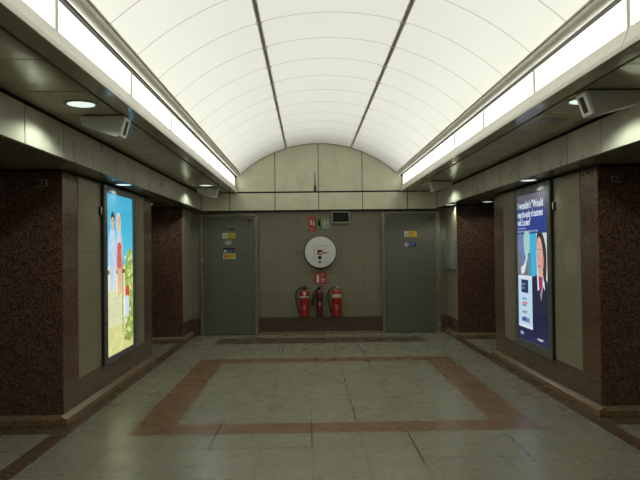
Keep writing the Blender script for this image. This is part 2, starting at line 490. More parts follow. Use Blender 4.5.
# ================================================================== DOWNLIGHTS
def downlight(x, y, z, r, label, power, on=True, group='recessed downlights', spot=150, lens=None):
    t = thing('recessed_downlight', label, 'downlight', (x, y, z), group)
    bm = bmesh.new(); lathe(bm, [(r*.86, -.004), (r*1.0, -.008), (r*1.06, -.006), (r*1.06, .0), (r*.86, .0)], (x, y, z))
    obj('ring', bm, M['ring'], t, smooth=True)
    bm = bmesh.new(); lathe(bm, [(r*.2, -.010), (r*.7, -.008), (r*.88, -.003), (r*.88, .0)], (x, y, z))
    obj('lens', bm, (lens or M['lens']) if on else M['lens_off'], t, smooth=True)
    if on and power:
        li = bpy.data.lights.new('downlight_lamp', 'SPOT'); li.energy = power; li.spot_size = math.radians(spot); li.spot_blend = .35
        li.shadow_soft_size = .03; li.color = (.88, 1., .90)
        lo = bpy.data.objects.new('downlight_lamp', li); COL.objects.link(lo); lo.location = (0, 0, -.03); lo.parent = t
downlight(-1.56, 4.45, ZS, .11, 'lit round downlight in the left soffit just above the near wedge speaker', 20)
downlight(-1.58, 10.0, ZS, .11, 'lit round downlight in the left soffit by the far wedge speaker', 20)
downlight(1.955, 4.47, ZS, .11, 'lit round downlight in the right soffit beside the near wedge speaker', 20)
downlight(1.99, 10.0, ZS, .11, 'lit round downlight in the right soffit by the far wedge speaker', 20)
downlight(1.995, 5.13, ZS, .10, 'unlit dull round downlight in the right soffit', 0, False)
downlight(-2.0, 7.0, ZF+.004, .095, 'small lit downlight above the sunny sky poster', 7)
downlight(2.42, 6.95, ZF+.004, .095, 'small lit downlight above the dark blue career poster', 7)
downlight(2.40, 10.72, ZF+.004, .09, 'small lit downlight above the grey wall cabinet', 10)
downlight(2.87, 10.13, ZF+.004, .09, 'small lit downlight in the ceiling of the right side passage', 5)
downlight(-2.47, 9.95, ZF+.004, .08, 'small lit downlight in the ceiling of the left side passage', 5)

# ================================================================== SPEAKERS
def speaker(x0, y0, sgn, w, label):
    """wedge hung under the soffit; slanted mouth looks towards the middle of the hall. x0: outer top corner"""
    t = thing('hanging_speaker', label, 'speaker', (x0, y0, ZS), 'ceiling speakers')
    s = -sgn
    prof = [(0, 0), (w, 0), (w*.87, -.155), (w*.80, -.158), (w*.06, -.075)]
    bm = bmesh.new(); prism(bm, [(x0+s*u, ZS-.008+v) for u, v in prof], 'y', y0, y0+.16)
    obj('shell', bm, M['speaker'], t, bevel=.005)
    # mouth: rim and black slot on the slanted face
    a = Vector((x0+s*w, 0, ZS-.008)); b = Vector((x0+s*w*.87, 0, ZS-.163)); d = (b-a); n = Vector((s*.155, 0, -w*.13)).normalized()
    def quad(u0, u1, y1, y2, h):
        bm = bmesh.new(); vs = []
        for k in (0, h):
            for u, y in ((u0, y1), (u1, y1), (u1, y2), (u0, y2)):
                p = a + d*u + n*k; vs.append(bm.verts.new((p.x, y, p.z)))
        for f in ((0,1,2,3), (4,5,6,7), (0,1,5,4), (1,2,6,5), (2,3,7,6), (3,0,4,7)): bm.faces.new([vs[i] for i in f])
        return bm
    obj('mouth_rim', quad(.04, .96, y0+.008, y0+.152, .012), M['white'], t, bevel=.002)
    obj('grille', quad(.18, .84, y0+.05, y0+.11, .015), M['speaker_slot'], t)
    boxes('bracket', M['black'], t, (min(x0, x0+s*w)+.02, max(x0, x0+s*w)-.02, y0+.02, y0+.14, ZS-.012, ZS))
speaker(-1.70, 4.80, -1, .335, 'pale wedge speaker under the left soffit beside the near downlight')
speaker(-1.80, 10.40, -1, .35, 'pale wedge speaker under the left soffit at the far end')
speaker(2.235, 4.12, 1, .41, 'pale wedge speaker under the right soffit in front of the near downlight')
speaker(2.22, 9.66, 1, .355, 'pale wedge speaker under the right soffit at the far end')

# ================================================================== DOORS
def door(name, xa, xb, top, leaf, holes):
    e = boxes(name, M['jamb'], None, (xa, leaf[0], YB-.07, YB, 0, top), (leaf[1], xb, YB-.07, YB, 0, top), (leaf[0], leaf[1], YB-.07, YB, leaf[2], top), bevel=.006)
    struct(e)
    boxes('frame_stop', M['jamb'], e, (leaf[0], leaf[0]+.02, YB-.05, YB, 0, leaf[2]), (leaf[1]-.02, leaf[1], YB-.05, YB, 0, leaf[2]), (leaf[0], leaf[1], YB-.05, YB, leaf[2]-.02, leaf[2]))
    boxes('door_leaf', M['door'], e, (leaf[0]+.022, leaf[1]-.022, YB-.045, YB, .012, leaf[2]-.022), bevel=.003)
    boxes('threshold_gap', M['gap'], e, (leaf[0], leaf[1], YB-.03, YB, 0, .012))
    boxes('door_contact', M['black'], e, (holes[0]-.045, holes[0]+.03, YB-.06, YB-.045, 2.02, 2.06), bevel=.003)
    bm = bmesh.new()
    lathe(bm, [(.022, 0), (.022, -.006), (.012, -.008)], (holes[1], YB-.045, 1.02), 'y', 20)
    obj('lock_plate', bm, M['jamb'], e)
    return e
door('door_1', -1.925, -.895, 2.155, (-1.885, -.945, 2.12), (-1.03, -1.02))
door('door_2', 1.325, 2.375, 2.165, (1.375, 2.30, 2.13), (2.225, 1.47))

# ---- signs
YD = YB-.045
def flat(x, z): return lambda u, v, d=0: (x+u, YD-.0035-d, z+v)
def sign(name, label, x0, x1, z0, z1, mat, y=YD, group=None, parts=()):
    t = thing(name, label, 'sign', ((x0+x1)/2, y, z0), group)
    boxes('plate', mat, t, (x0, x1, y-.003, y, z0, z1))
    for pn, pm, shapes in parts:
        for s in shapes:
            bm = bmesh.new()
            if s[0] == 'box': box(bm, s[1], s[2], y-.004, y-.003, s[3], s[4])
            elif s[0] == 'disc': lathe(bm, [(s[3], -.004), (s[3], -.003)], (s[1], y, s[2]), 'y', 20)
            elif s[0] == 'ring':
                n = 24; ro, ri = s[3], s[4]
                for k in range(n):
                    a, b = 2*math.pi*k/n, 2*math.pi*(k+1)/n
                    q = [(ro*math.cos(a), ro*math.sin(a)), (ro*math.cos(b), ro*math.sin(b)), (ri*math.cos(b), ri*math.sin(b)), (ri*math.cos(a), ri*math.sin(a))]
                    bm.faces.new([bm.verts.new((s[1]+u, y-.0038, s[2]+v)) for u, v in q])
            elif s[0] == 'poly': prism(bm, s[1], 'y', y-.004, y-.003)
            elif s[0] == 'text':
                x, z = s[1], s[2]
                text_bm(bm, s[4], s[3], lambda u, v: (x+u, y-.0042, z+v), sx=s[5] if len(s) > 5 else 1.)
            obj(pn, bm, pm, t)
    return t
sign('name_plate', 'narrow black strip sign at the top of the signs on the left door', -1.525, -1.31, 1.865, 1.902, M['black'],
     parts=[('lettering', M['reelgrey'], [('text', -1.515, 1.873, .026, 'PRIVATE', 1.2)])])
sign('warning_sign', 'yellow warning sign with white symbol square, upper of two on left door', -1.525, -1.294, 1.722, 1.822, M['signyellow'],
     parts=[('symbol_square', M['paper'], [('box', -1.522, -1.44, 1.725, 1.819)]), ('pictogram', M['signred'], [('poly', [(-1.51, 1.745), (-1.452, 1.745), (-1.481, 1.80)])]),
            ('lettering', M['black'], [('text', -1.425, 1.775, .03, 'Danger', 1.1), ('text', -1.425, 1.74, .024, 'No entry', 1.1)])])
sign('pictogram_sticker', 'pair of small white oval symbols stuck on the left door', -1.471, -1.363, 1.607, 1.690, M['door'],
     parts=[('pictogram', M['paper'], [('ring', -1.441, 1.648, .032, .020), ('ring', -1.392, 1.648, .032, .020), ('box', -1.445, -1.437, 1.63, 1.665), ('box', -1.396, -1.388, 1.63, 1.665)])])
sign('mandatory_sign', 'blue sign under a dark heading strip on the left door', -1.515, -1.309, 1.462, 1.556, M['signblue'],
     parts=[('heading', M['black'], [('box', -1.513, -1.311, 1.527, 1.554)]), ('pictogram', M['paper'], [('ring', -1.478, 1.495, .027, .012), ('text', -1.435, 1.498, .026, 'Fire door', .9), ('text', -1.435, 1.470, .022, 'Keep shut', .9)])])
sign('caution_sign', 'yellow sign lowest on the left door, just under the blue one', -1.514, -1.292, 1.355, 1.455, M['signyellow'],
     parts=[('symbol_square', M['paper'], [('box', -1.512, -1.50, 1.358, 1.452), ('box', -1.512, -1.295, 1.358, 1.368)]), ('lettering', M['signred'], [('poly', [(-1.495, 1.385), (-1.435, 1.385), (-1.465, 1.44)]), ('text', -1.425, 1.415, .028, 'Caution', 1.), ('text', -1.425, 1.382, .024, 'Alarmed', 1.)])])
sign('warning_sign', 'orange warning sign with white symbol square on the right door', 1.73, 1.958, 1.713, 1.822, M['signorange'],
     parts=[('symbol_square', M['paper'], [('box', 1.732, 1.80, 1.716, 1.819)]), ('pictogram', M['signred'], [('poly', [(1.738, 1.735), (1.794, 1.735), (1.766, 1.80)])]),
            ('lettering', M['black'], [('text', 1.81, 1.775, .032, 'Danger', 1.), ('text', 1.81, 1.737, .024, 'Keep out', 1.)])])
sign('mandatory_sign', 'dark blue sign with white ring symbol on the right door', 1.727, 1.946, 1.532, 1.625, M['signblue'],
     parts=[('pictogram', M['paper'], [('ring', 1.770, 1.580, .036, .022), ('box', 1.745, 1.795, 1.576, 1.584), ('text', 1.815, 1.588, .026, 'Fire door', .9), ('text', 1.815, 1.556, .022, 'Keep shut', .9)])])

# signs on the end wall
YW = YB
sign('fire_point_sign', 'red fire sign left of the green exit sign above the round hose cover', .020, .150, 1.832, 2.102, M['signred'], y=YW,
     parts=[('pictogram', M['paper'], [('box', .048, .072, 1.95, 2.03), ('disc', .06, 2.035, .014), ('box', .098, .108, 1.94, 2.04), ('poly', [(.088, 1.94), (.126, 1.94), (.118, 2.01), (.107, 1.985), (.096, 2.02)])]),
            ('lettering', M['paper'], [('text', .032, 1.885, .030, 'Fire', 1.3), ('text', .032, 1.85, .026, 'point', 1.3)])])
sign('exit_sign', 'green and pale exit sign with running figures right of the red fire sign', .153, .400, 1.875, 2.068, M['signpale'], y=YW,
     parts=[('green_field', M['signgreen'], [('box', .154, .245, 1.876, 2.067)]),
            ('pictogram', M['cream'], [('disc', .205, 2.03, .014), ('poly', [(.185, 1.945), (.225, 1.945), (.222, 2.01), (.196, 2.015)]), ('disc', .305, 2.02, .012), ('poly', [(.288, 1.95), (.326, 1.95), (.318, 2.005), (.296, 2.005)]), ('poly', [(.345, 1.96), (.385, 1.985), (.345, 2.01)])]),
            ('lettering', M['paper'], [('text', .165, 1.895, .036, 'Exit', 1.0), ('text', .27, 1.895, .030, 'Way out', .9)])])
sign('extinguisher_sign', 'small red sign with white extinguisher symbol above the three extinguishers', .103, .334, .888, 1.095, M['signred'], y=YW,
     parts=[('pictogram', M['paper'], [('box', .150, .195, .915, 1.03), ('poly', [(.155, 1.03), (.19, 1.03), (.178, 1.065), (.165, 1.065)]), ('poly', [(.14, 1.03), (.15, 1.055), (.165, 1.06), (.163, 1.045)])]),
            ('lettering', M['paper'], [('text', .225, 1.035, .040, 'Fire', .95), ('text', .225, .985, .034, 'point', .8), ('box', .225, .31, .955, .967), ('box', .225, .295, .925, .937)])])

# ---- small recessed display above
t = thing('wall_display', 'small dark screen in a grey metal frame right of the exit sign', 'display', (.596, YB, 1.968))
boxes('frame', M['jamb'], t, (.431, .455, YB-.05, YB, 1.968, 2.186), (.735, .761, YB-.05, YB, 1.968, 2.186), (.455, .735, YB-.05, YB, 1.968, 2.0), (.455, .735, YB-.05, YB, 2.165, 2.186), bevel=.003)
boxes('screen', M['screen'], t, (.455, .735, YB-.02, YB, 2.0, 2.165))

# ---- hose reel cover
t = thing('hose_reel_cover', 'round white fire hose reel cover on the end wall', 'fire hose reel', (.22, YB, 1.46))
bm = bmesh.new(); lathe(bm, [(.268, 0), (.278, -.01), (.280, -.09), (.272, -.108), (.20, -.118), (.10, -.122), (.01, -.123)], (.22, YB, 1.46), 'y', 56)
obj('cover', bm, M['reelwhite'], t, smooth=True)
bm = bmesh.new(); lathe(bm, [(.265, 0), (.262, -.02), (.292, -.02), (.292, -.03), (.262, -.04)], (.22, YB, 1.46), 'y', 56)
obj('shadow_ring', bm, M['black'], t, smooth=True)  # black ring put in for the shadow round the cover
yf = YB-.1245
def cap(bm, r, x, z): lathe(bm, [(r, 0.004), (r, -.001)], (x, yf, z), 'y', 24)
for tx, sz, x_, z_ in (('Fire hose', .055, .155, 1.555), ('Fire point', .03, .285, 1.345), ('Reel 2', .03, .285, 1.265)):
    bm = bmesh.new(); text_bm(bm, tx, sz, lambda u, v: (x_+u, yf-.002, z_+v), sx=.93); obj('lettering', bm, M['reelgrey'], t)
bm = bmesh.new()
for k in range(9): box(bm, .085+.004*(k % 2), .128, yf-.001, yf+.006, 1.30+.033*k, 1.312+.033*k)
obj('instruction_text', bm, M['reelgrey'], t)
bm = bmesh.new(); box(bm, .165, .255, yf-.0005, yf+.004, 1.41, 1.50); box(bm, .275, .345, yf-.0005, yf+.004, 1.435, 1.455); prism(bm, [(.255, 1.445), (.29, 1.425), (.29, 1.475)], 'y', yf-.0005, yf+.004)
obj('red_emblem', bm, M['signred'], t)
bm = bmesh.new(); box(bm, .178, .242, yf-.001, yf, 1.462, 1.492); box(bm, .175, .19, yf-.001, yf, 1.42, 1.47)
obj('hose_symbol', bm, M['black'], t)
bm = bmesh.new(); box(bm, .196, .25, yf-.0015, yf, 1.432, 1.458)
obj('white_field', bm, M['paper'], t)
bm = bmesh.new(); cap(bm, .034, .208, 1.362); cap(bm, .022, .21, 1.284)
obj('key_hole', bm, M['black'], t)
boxes('latch', M['black'], t, (.20, .235, YB-.10, YB-.01, 1.14, 1.185), bevel=.004)

# ---- black tapered spike standing on the frieze ledge
t = thing('antenna_spike', 'thin black pointed spike rising from the frieze ledge in front of the vault end', 'antenna', (.138, YE+.022, 2.52))
bm = bmesh.new(); lathe(bm, [(.010, .008), (.018, .02), (.020, .06), (.017, .115), (.008, .15)], (.138, YE+.022, 2.52)); obj('base', bm, M['black'], t, smooth=True)
bm = bmesh.new(); lathe(bm, [(.008, .15), (.0055, .26), (.002, .385)], (.138, YE+.022, 2.52)); obj('rod', bm, M['black'], t, smooth=True)
boxes('foot', M['black'], t, (.118, .158, YE+.004, YE+.04, 2.52, 2.528))

# ---- extinguishers
def extinguisher(x, zb, h, r, mat, label, kind):
    y = YB-.03-r-.015
    t = thing('fire_extinguisher', label, 'fire extinguisher', (x, y, zb), 'fire extinguishers on the end wall')
    bm = bmesh.new()
    lathe(bm, [(r*.90, 0), (r*.97, .006), (r, .02), (r, h-.07), (r*.93, h-.035), (r*.70, h-.012), (r*.35, h)], (x, y, zb)); obj('body', bm, mat, t, smooth=True)
    bm = bmesh.new(); lathe(bm, [(r*.36, h-.003), (r*.40, h+.005), (r*.36, h+.03), (r*.2, h+.035), (r*.2, h+.05)], (x, y, zb), seg=20); obj('valve', bm, M['steel' if kind == 'foam' else 'black'], t, smooth=True)
    lv = obj('lever', _lever(x, y, zb+h), M['steel' if kind == 'foam' else 'black'], t, bevel=.002)
    boxes('wall_bracket', M['black'], t, (x-.025, x+.025, y+r-.004, YB, zb+h-.14, zb+h-.06))
    boxes('wall_bracket', M['black'], t, (x-r*.8, x+r*.8, y+r-.003, YB-.0, zb+.05, zb+.08))
    bm = bmesh.new(); lathe(bm, [(r*.93, -.002), (r*1.012, .004), (r*1.012, .018), (r*.99, .02)], (x, y, zb), seg=32); obj('foot_band', bm, M['black'] if kind == 'co2' else mat, t, smooth=True)
    if kind != 'co2':
        zz = (zb+h-.15, zb+h-.085) if kind == 'foam' else (zb+h-.145, zb+h-.115)
        bm = bmesh.new(); n = 14
        for k in range(n):
            a, b = [math.radians(-160+140*q/n) for q in (k, k+1)]
            R2 = r+.0015
            bm.faces.new([bm.verts.new((x+R2*math.cos(q), y+R2*math.sin(q), z)) for q, z in ((a, zz[0]), (b, zz[0]), (b, zz[1]), (a, zz[1]))])
        obj('label_band', bm, M['cream'] if kind == 'foam' else M['paper'] , t)
        bm = bmesh.new()
        text_bm(bm, 'FOAM' if kind == 'foam' else 'WATER', .026, lambda u, v: (x+u, y-math.sqrt(max((r+.003)**2-u*u, 0)), zz[0]+.012+v*.9 if kind == 'foam' else zz[0]+.005+v*.8), align='CENTER', sx=1.1)
        obj('lettering', bm, M['signred'], t)
        bm = bmesh.new()
        for z2, w in ((.20, .05), (.18, .06), (.16, .045), (.14, .055), (.12, .04)):
            for k in range(6):
                u0 = -w/2+w*k/6; u1 = u0+w/6-.002
                bm.faces.new([bm.verts.new((x+u, y-math.sqrt((r+.0015)**2-u*u), zb+z2+z)) for u, z in ((u0, 0), (u1, 0), (u1, .007), (u0, .007))])
        obj('instruction_text', bm, M['cream'], t)
        if kind == 'water':
            bm = bmesh.new(); lathe(bm, [(.026, 0), (.026, -.008), (.020, -.011)], (x+.005, y-r+.003, zb+h-.075), 'y', 20); obj('gauge', bm, M['paper'], t)
        # hose loops out on the left and comes back to a clip near the base
        s = r*1.55
        bm = bmesh.new()
        tube(bm, spline([(x-.01, y-.01, zb+h+.025), (x-r*.75, y-.02, zb+h+.03), (x-s-.012, y-.015, zb+h-.04), (x-s-.02, y-.01, zb+h-.17), (x-s, y-.01, zb+.20), (x-r*1.16, y-.012, zb+.07)]), .0125)
        obj('hose', bm, M['rubber'], t, smooth=True)
        bm = bmesh.new(); tube(bm, [(x-r*1.28, y-.012, zb+.12), (x-r*1.10, y-.012, zb+.045)], [.015, .010]); obj('nozzle', bm, M['black'], t, smooth=True)
    else:
        bm = bmesh.new()
        tube(bm, spline([(x, y-.01, zb+h+.02), (x-.05, y-.03, zb+h+.01), (x-.085, y-.035, zb+h-.06)]), .013)
        obj('swivel_arm', bm, M['black'], t, smooth=True)
        bm = bmesh.new(); tube(bm, [(x-.08, y-.035, zb+h-.05), (x-.10, y-.035, zb+h-.13), (x-.125, y-.035, zb+h-.27)], [.016, .024, .036], 16)
        obj('horn', bm, M['black'], t, smooth=True)
        bm = bmesh.new(); lathe(bm, [(r*1.01, zz) for zz in (h-.19, h-.14)], (x, y, zb), seg=28); obj('label_band', bm, M['black'], t, smooth=True)
        boxes('instruction_text', M['cream'], t, (x-.008, x+.014, y-r-.002, y-r+.004, zb+.19, zb+.24))
def _lever(x, y, z):
    bm = bmesh.new()
    prism(bm, [(x-.03, z+.034), (x+.012, z+.03), (x+.085, z+.012), (x+.085, z+.022), (x+.014, z+.046), (x-.03, z+.05)], 'y', y-.011, y+.011)
    prism(bm, [(x-.02, z+.05), (x+.01, z+.056), (x+.08, z+.052), (x+.08, z+.06), (x+.01, z+.067), (x-.02, z+.062)], 'y', y-.011, y+.011)
    return bm
extinguisher(-.074, .325, .475, .082, M['red'], 'red extinguisher with small white gauge, on the left of the three', 'water')
extinguisher(.195, .325, .47, .056, M['darkred'], 'slim dark red extinguisher with black horn, between the two wider ones', 'co2')
extinguisher(.497, .325, .475, .084, M['red'], 'bright red extinguisher with cream label band, on the right of the three', 'foam')

# ---- grey cabinet on right far pillar, small plates
t = thing('wall_cabinet', 'shallow grey metal cabinet on the far right pillar beside the right door', 'cabinet', (X2R-.008, 11.06, 1.12))
boxes('body', M['greybox'], t, (X2R-.075, X2R-.008, 10.76, 11.38, 1.14, 1.66), bevel=.006)
boxes('cabinet_door', M['greybox'], t, (X2R-.085, X2R-.075, 10.775, 11.365, 1.155, 1.645), bevel=.004)
bm = bmesh.new(); lathe(bm, [(.015, -.085), (.015, -.095), (.008, -.1)], (X2R, 10.84, 1.40), 'x', 16); obj('lock', bm, M['steel'], t)
for x0, x1, z0, z1, lab, tail in ((-2.375, -2.285, 2.085, 2.145, 'tiny black plate with pale edge high on the near left pillar front', 1), (2.718, 2.812, 2.077, 2.128, 'tiny black plate with pale edge high on the near right pillar front', 0)):
    t = thing('number_plate', lab, 'plate', ((x0+x1)/2, P1A, z0))
    boxes('plate', M['black'], t, (x0, x1, P1A-.006, P1A, z0, z1))
    e = .006
    sx0, sx1 = (x1-e*1.5, x1) if tail else (x0, x0+e*1.5)
    boxes('pale_edge', M['reelgrey'], t, (sx0, sx1, P1A-.008, P1A-.006, z0, z1), (x0, x1, P1A-.008, P1A-.006, z0, z0+e*.6), (x0, x1, P1A-.008, P1A-.006, z1-e*.6, z1))
    bm = bmesh.new(); text_bm(bm, '23' if tail else '24', .035, lambda u, v: ((x0+x1)/2-.02+u, P1A-.0085, z0+.018+v)); obj('lettering', bm, M['reelgrey'], t)

# ================================================================== POSTER CASES
def case(sgn, xw, ya, yb, z0, z1, ga, gb, gz0, gz1, label):
    """backlit poster case; returns (thing, mapping of poster u,v in 0..1 -> point)"""
    X = lambda a, b: (min(a, b), max(a, b))
    d = .05; xf = xw - sgn*d
    t = thing('poster_case', label, 'poster', (xw, (ya+yb)/2, z0), 'backlit poster cases')
    f = .018
    boxes('frame', M['frame'], t, (*X(xw, xf), ya, ga, z0, z1), (*X(xw, xf), gb, yb, z0, z1), (*X(xw, xf), ga, gb, z0, gz0), (*X(xw, xf), ga, gb, gz1, z1), bevel=.008)
    boxes('side_shell', M['black'], t, (*X(xw-sgn*.004, xf+sgn*.012), ya-.012, ya, z0, z1), bevel=.003)
    boxes('side_shell', M['black'], t, (*X(xw-sgn*.004, xf+sgn*.012), yb, yb+.012, z0, z1), bevel=.003)
    boxes('lock_bracket', M['black'], t, (*X(xw, xf+sgn*.02), ya-.075, ya-.012, 1.885, 1.975), bevel=.006)
    boxes('bracket_label', M['reelgrey'], t, (*X(xf+sgn*.02, xf+sgn*.018), ya-.06, ya-.03, 1.90, 1.965))
    xs = xf + sgn*.012
    def mp(u, v, lay=0):
        y = ga+(gb-ga)*u if sgn < 0 else gb-(gb-ga)*u
        return (xs - sgn*.0006*lay, y, gz0+(gz1-gz0)*v)
    return t, mp, (gb-ga), (gz1-gz0)

def artmat(name, c, k=1.0, c2=None, dirn='v', noise=0., nscale=20, axis_rng=None):
    m = Mat('print_'+name, .3, world=False)
    col = c
    if c2 is not None:
        w = m.ramp(m.z, *axis_rng); col = m.mix(w, c, c2)
    if noise:
        n = m.noise(nscale, 4); a = col
        col = m.mix(m.ramp(n, .35, .65) * noise, a, tuple(q*.35 for q in c))
    if isinstance(col, tuple): col = m.rgb(col)
    m.nt.links.new(col, m.b.inputs['Emission Color']); m.b.inputs['Emission Strength'].default_value = k
    m.color((.04, .04, .04)); m.b.inputs['Specular IOR Level'].default_value = .5
    m.b.inputs['Roughness'].default_value = .15
    return m.m

class Art:
    """one printed sheet: many flat shapes in print order"""
    def __init__(s, mp): s.bm = bmesh.new(); s.mp = mp; s.mats = []; s.lay = 0
    def _mi(s, mat):
        if mat not in s.mats: s.mats.append(mat)
        return s.mats.index(mat)
    def poly(s, mat, pts):
        s.lay += 1
        f = s.bm.faces.new([s.bm.verts.new(s.mp(u, v, s.lay*.12)) for u, v in pts]); f.material_index = s._mi(mat)
    def rect(s, mat, a, b, c, d): s.poly(mat, [(a, c), (b, c), (b, d), (a, d)])
    def oval(s, mat, cu, cv, ru, rv, n=22): s.poly(mat, [(cu+ru*math.cos(2*math.pi*k/n), cv+rv*math.sin(2*math.pi*k/n)) for k in range(n)])
    def blob(s, mat, pts, n=5):
        q = spline([(*p, 0) for p in pts+[pts[0]]], n)[:-1]; s.poly(mat, [(p.x, p.y) for p in q])
    def text(s, mat, txt, u, v, size, W, H, sx=1., bold=0.):
        s.lay += 1; bm2 = bmesh.new(); L_ = s.lay*.12
        text_bm(bm2, txt, size, lambda a, b: s.mp(u+a/W, v+b/H, L_), sx=sx, bold=bold)
        mi = s._mi(mat); vm = {}
        for f in bm2.faces:
            nf = s.bm.faces.new([vm.setdefault(x.index if False else x, s.bm.verts.new(x.co)) if x not in vm else vm[x] for x in f.verts]); nf.material_index = mi
        bm2.free()
    def done(s, parent):
        o = obj('poster_print', s.bm, s.mats, parent); return o

K1 = 1.0
t, mp, W, H = case(-1, XL, 6.70, 7.91, .317, 2.21, 6.795, 7.78, .389, 2.135, 'backlit poster of two people under blue sky on the left pillar')
A = Art(mp)
sky = artmat('sky', L(90, 205, 235), K1, L(40, 165, 205), axis_rng=(1.2, 2.1))
skin = artmat('skin', L(225, 175, 140), K1); hair_d = artmat('dark_hair', L(40, 40, 55), K1); hair_b = artmat('blond_hair', L(230, 205, 160), K1)
shirt = artmat('white_shirt', L(200, 215, 235), K1, noise=.25, nscale=10); dress = artmat('red_dress', L(215, 95, 80), K1, noise=.2, nscale=12)
wallm = artmat('pale_wall', L(222, 225, 180), K1, noise=.22, nscale=9); path = artmat('pale_path', L(222, 222, 150), K1, noise=.25, nscale=8)
leafm = artmat('leaves', L(170, 195, 90), K1, noise=.85, nscale=22); leafd = artmat('light_leaves', L(215, 225, 130), K1, noise=.5, nscale=26)
wood = artmat('wood', L(130, 105, 75), K1, noise=.3); redm = artmat('red_pot', L(205, 75, 55), K1); pale = artmat('pale_blue', L(200, 220, 235), K1)
A.rect(sky, 0, 1, .36, 1)
A.rect(wallm, 0, 1, .16, .55)
A.rect(path, 0, 1, 0, .17)
A.rect(sky, .0, 1, .55, .62)
for k in range(7): A.rect(artmat('mortar', L(200, 200, 160), K1) if k == 0 else A.mats[-1], 0, .6, .2+.035*k, .203+.035*k)
A.blob(leafm, [(.62, .06), (.98, .06), (.99, .35), (.98, .62), (.86, .66), (.74, .60), (.66, .5), (.72, .36), (.7, .2)])
leafk = artmat('deep_leaves', L(120, 150, 60), K1); bloom = artmat('pale_bloom', L(238, 238, 190), K1)
for k in range(90):
    A.oval(random.choice((leafd, leafm, leafd, leafk, bloom)), random.uniform(.68, .97), random.uniform(.10, .63), random.uniform(.015, .04), random.uniform(.006, .017), 8)
A.rect(wood, 0, .66, .50, .525)
# man in white, left; woman in red, centre: seated on the ledge with legs hanging
A.blob(shirt, [(.06, .50), (.30, .50), (.31, .66), (.27, .76), (.19, .785), (.09, .75), (.05, .62)])
A.blob(shirt, [(.09, .40), (.17, .40), (.2, .52), (.08, .52)]); A.blob(pale, [(.20, .40), (.27, .40), (.29, .52), (.19, .52)])
A.rect(skin, .155, .215, .77, .81); A.oval(skin, .185, .83, .055, .04); A.blob(hair_d, [(.11, .82), (.13, .87), (.2, .89), (.26, .86), (.26, .83), (.21, .855), (.15, .85)])
A.oval(hair_d, .165, .832, .008, .004, 8); A.oval(hair_d, .205, .832, .008, .004, 8); A.rect(redm, .17, .20, .808, .812)
A.blob(hair_b, [(.36, .74), (.34, .84), (.38, .885), (.44, .885), (.48, .84), (.47, .74)])
A.oval(skin, .41, .835, .045, .038); A.rect(skin, .39, .43, .77, .80)
A.oval(hair_d, .395, .838, .007, .004, 8); A.oval(hair_d, .428, .838, .007, .004, 8); A.rect(redm, .40, .425, .815, .819)
A.blob(shirt, [(.34, .62), (.50, .62), (.485, .70), (.47, .765), (.37, .77), (.345, .70)])
A.blob(dress, [(.33, .51), (.52, .51), (.50, .62), (.485, .69), (.36, .69), (.34, .62)])
A.blob(skin, [(.47, .75), (.53, .74), (.56, .62), (.53, .54), (.50, .54), (.52, .63)])
A.blob(skin, [(.36, .36), (.41, .36), (.43, .52), (.35, .52)]); A.blob(skin, [(.44, .38), (.49, .38), (.51, .52), (.43, .52)])
A.rect(wood, .535, .56, .12, .58)
A.blob(redm, [(.66, .335), (.80, .335), (.81, .40), (.74, .415), (.66, .40)])
A.blob(pale, [(.66, .21), (.78, .21), (.80, .335), (.65, .335)])
A.done(t)
for q in t.children:
    if q.name.startswith('poster_print'): q['label'] = 'lit sheet with two seated people, sky and leaves'

K2 = .85
t, mp, W, H = case(1, XR, 6.70, 7.88, .31, 2.21, 6.795, 7.78, .41, 2.12, 'backlit dark blue poster with a woman in a suit on the right pillar')
A = Art(mp)
blue = artmat('blue_unlit_top', L(32, 58, 140), K2, L(86, 82, 104), axis_rng=(1.88, 2.06)); navy = artmat('navy', L(26, 34, 78), K2, noise=.2, nscale=6)  # header turns grey upwards: the sheet's unlit top painted into the print
wht = artmat('white', L(225, 235, 245), K2); cyan = artmat('cyan', L(60, 180, 225), K2); teal = artmat('teal', L(95, 150, 165), K2, noise=.3, nscale=9)
grey = artmat('grey', L(120, 125, 135), K2, noise=.4, nscale=14); lilac = artmat('lilac', L(120, 130, 190), K2, noise=.3, nscale=9); mint = artmat('mint', L(165, 215, 205), K2)
face = artmat('face', L(228, 175, 160), K2); face2 = artmat('cheek', L(215, 130, 130), K2); hair = artmat('brown_hair', L(50, 36, 40), K2); lip = artmat('lips', L(185, 80, 90), K2)
scarf = artmat('scarf', L(165, 45, 85), K2); suit = artmat('suit', L(24, 30, 66), K2, noise=.3, nscale=8); pwall = artmat('pale_ground', L(205, 222, 218), K2); ink = artmat('ink', L(25, 45, 95), K2); green = artmat('green', L(110, 130, 90), K2)
palep = artmat('panel_white', L(195, 225, 245), K2)
A.rect(navy, 0, 1, 0, 1)
A.rect(blue, 0, 1, .73, 1)
A.text(wht, 'I wouldn\'t "Would', .03, .905, .118, W, H, .95, .0035)
A.text(wht, 'swap the equity of customers', .03, .845, .112, W, H, .62, .0035)
A.text(wht, 'with 2 careers"', .03, .79, .108, W, H, .66, .0035)
A.text(wht, 'Customer services', .03, .765, .03, W, H, 1.2)
A.text(wht, 'Find out more about working with us today', .03, .743, .034, W, H, 1.1)
# photo band
A.rect(grey, 0, .36, .445, .73); A.blob(lilac, [(.02, .56), (.22, .52), (.26, .62), (.2, .72), (.04, .72)])
A.blob(mint, [(.24, .60), (.40, .55), (.44, .73), (.24, .73)]); A.blob(wht, [(.12, .50), (.25, .53), (.36, .62), (.34, .56), (.25, .47), (.14, .455)])
A.blob(green, [(.0, .52), (.08, .53), (.06, .6), (.0, .6)])
A.rect(cyan, .44, .66, .445, .73); A.rect(teal, .36, .47, .445, .60)
A.rect(pwall, .66, 1, .42, .73)
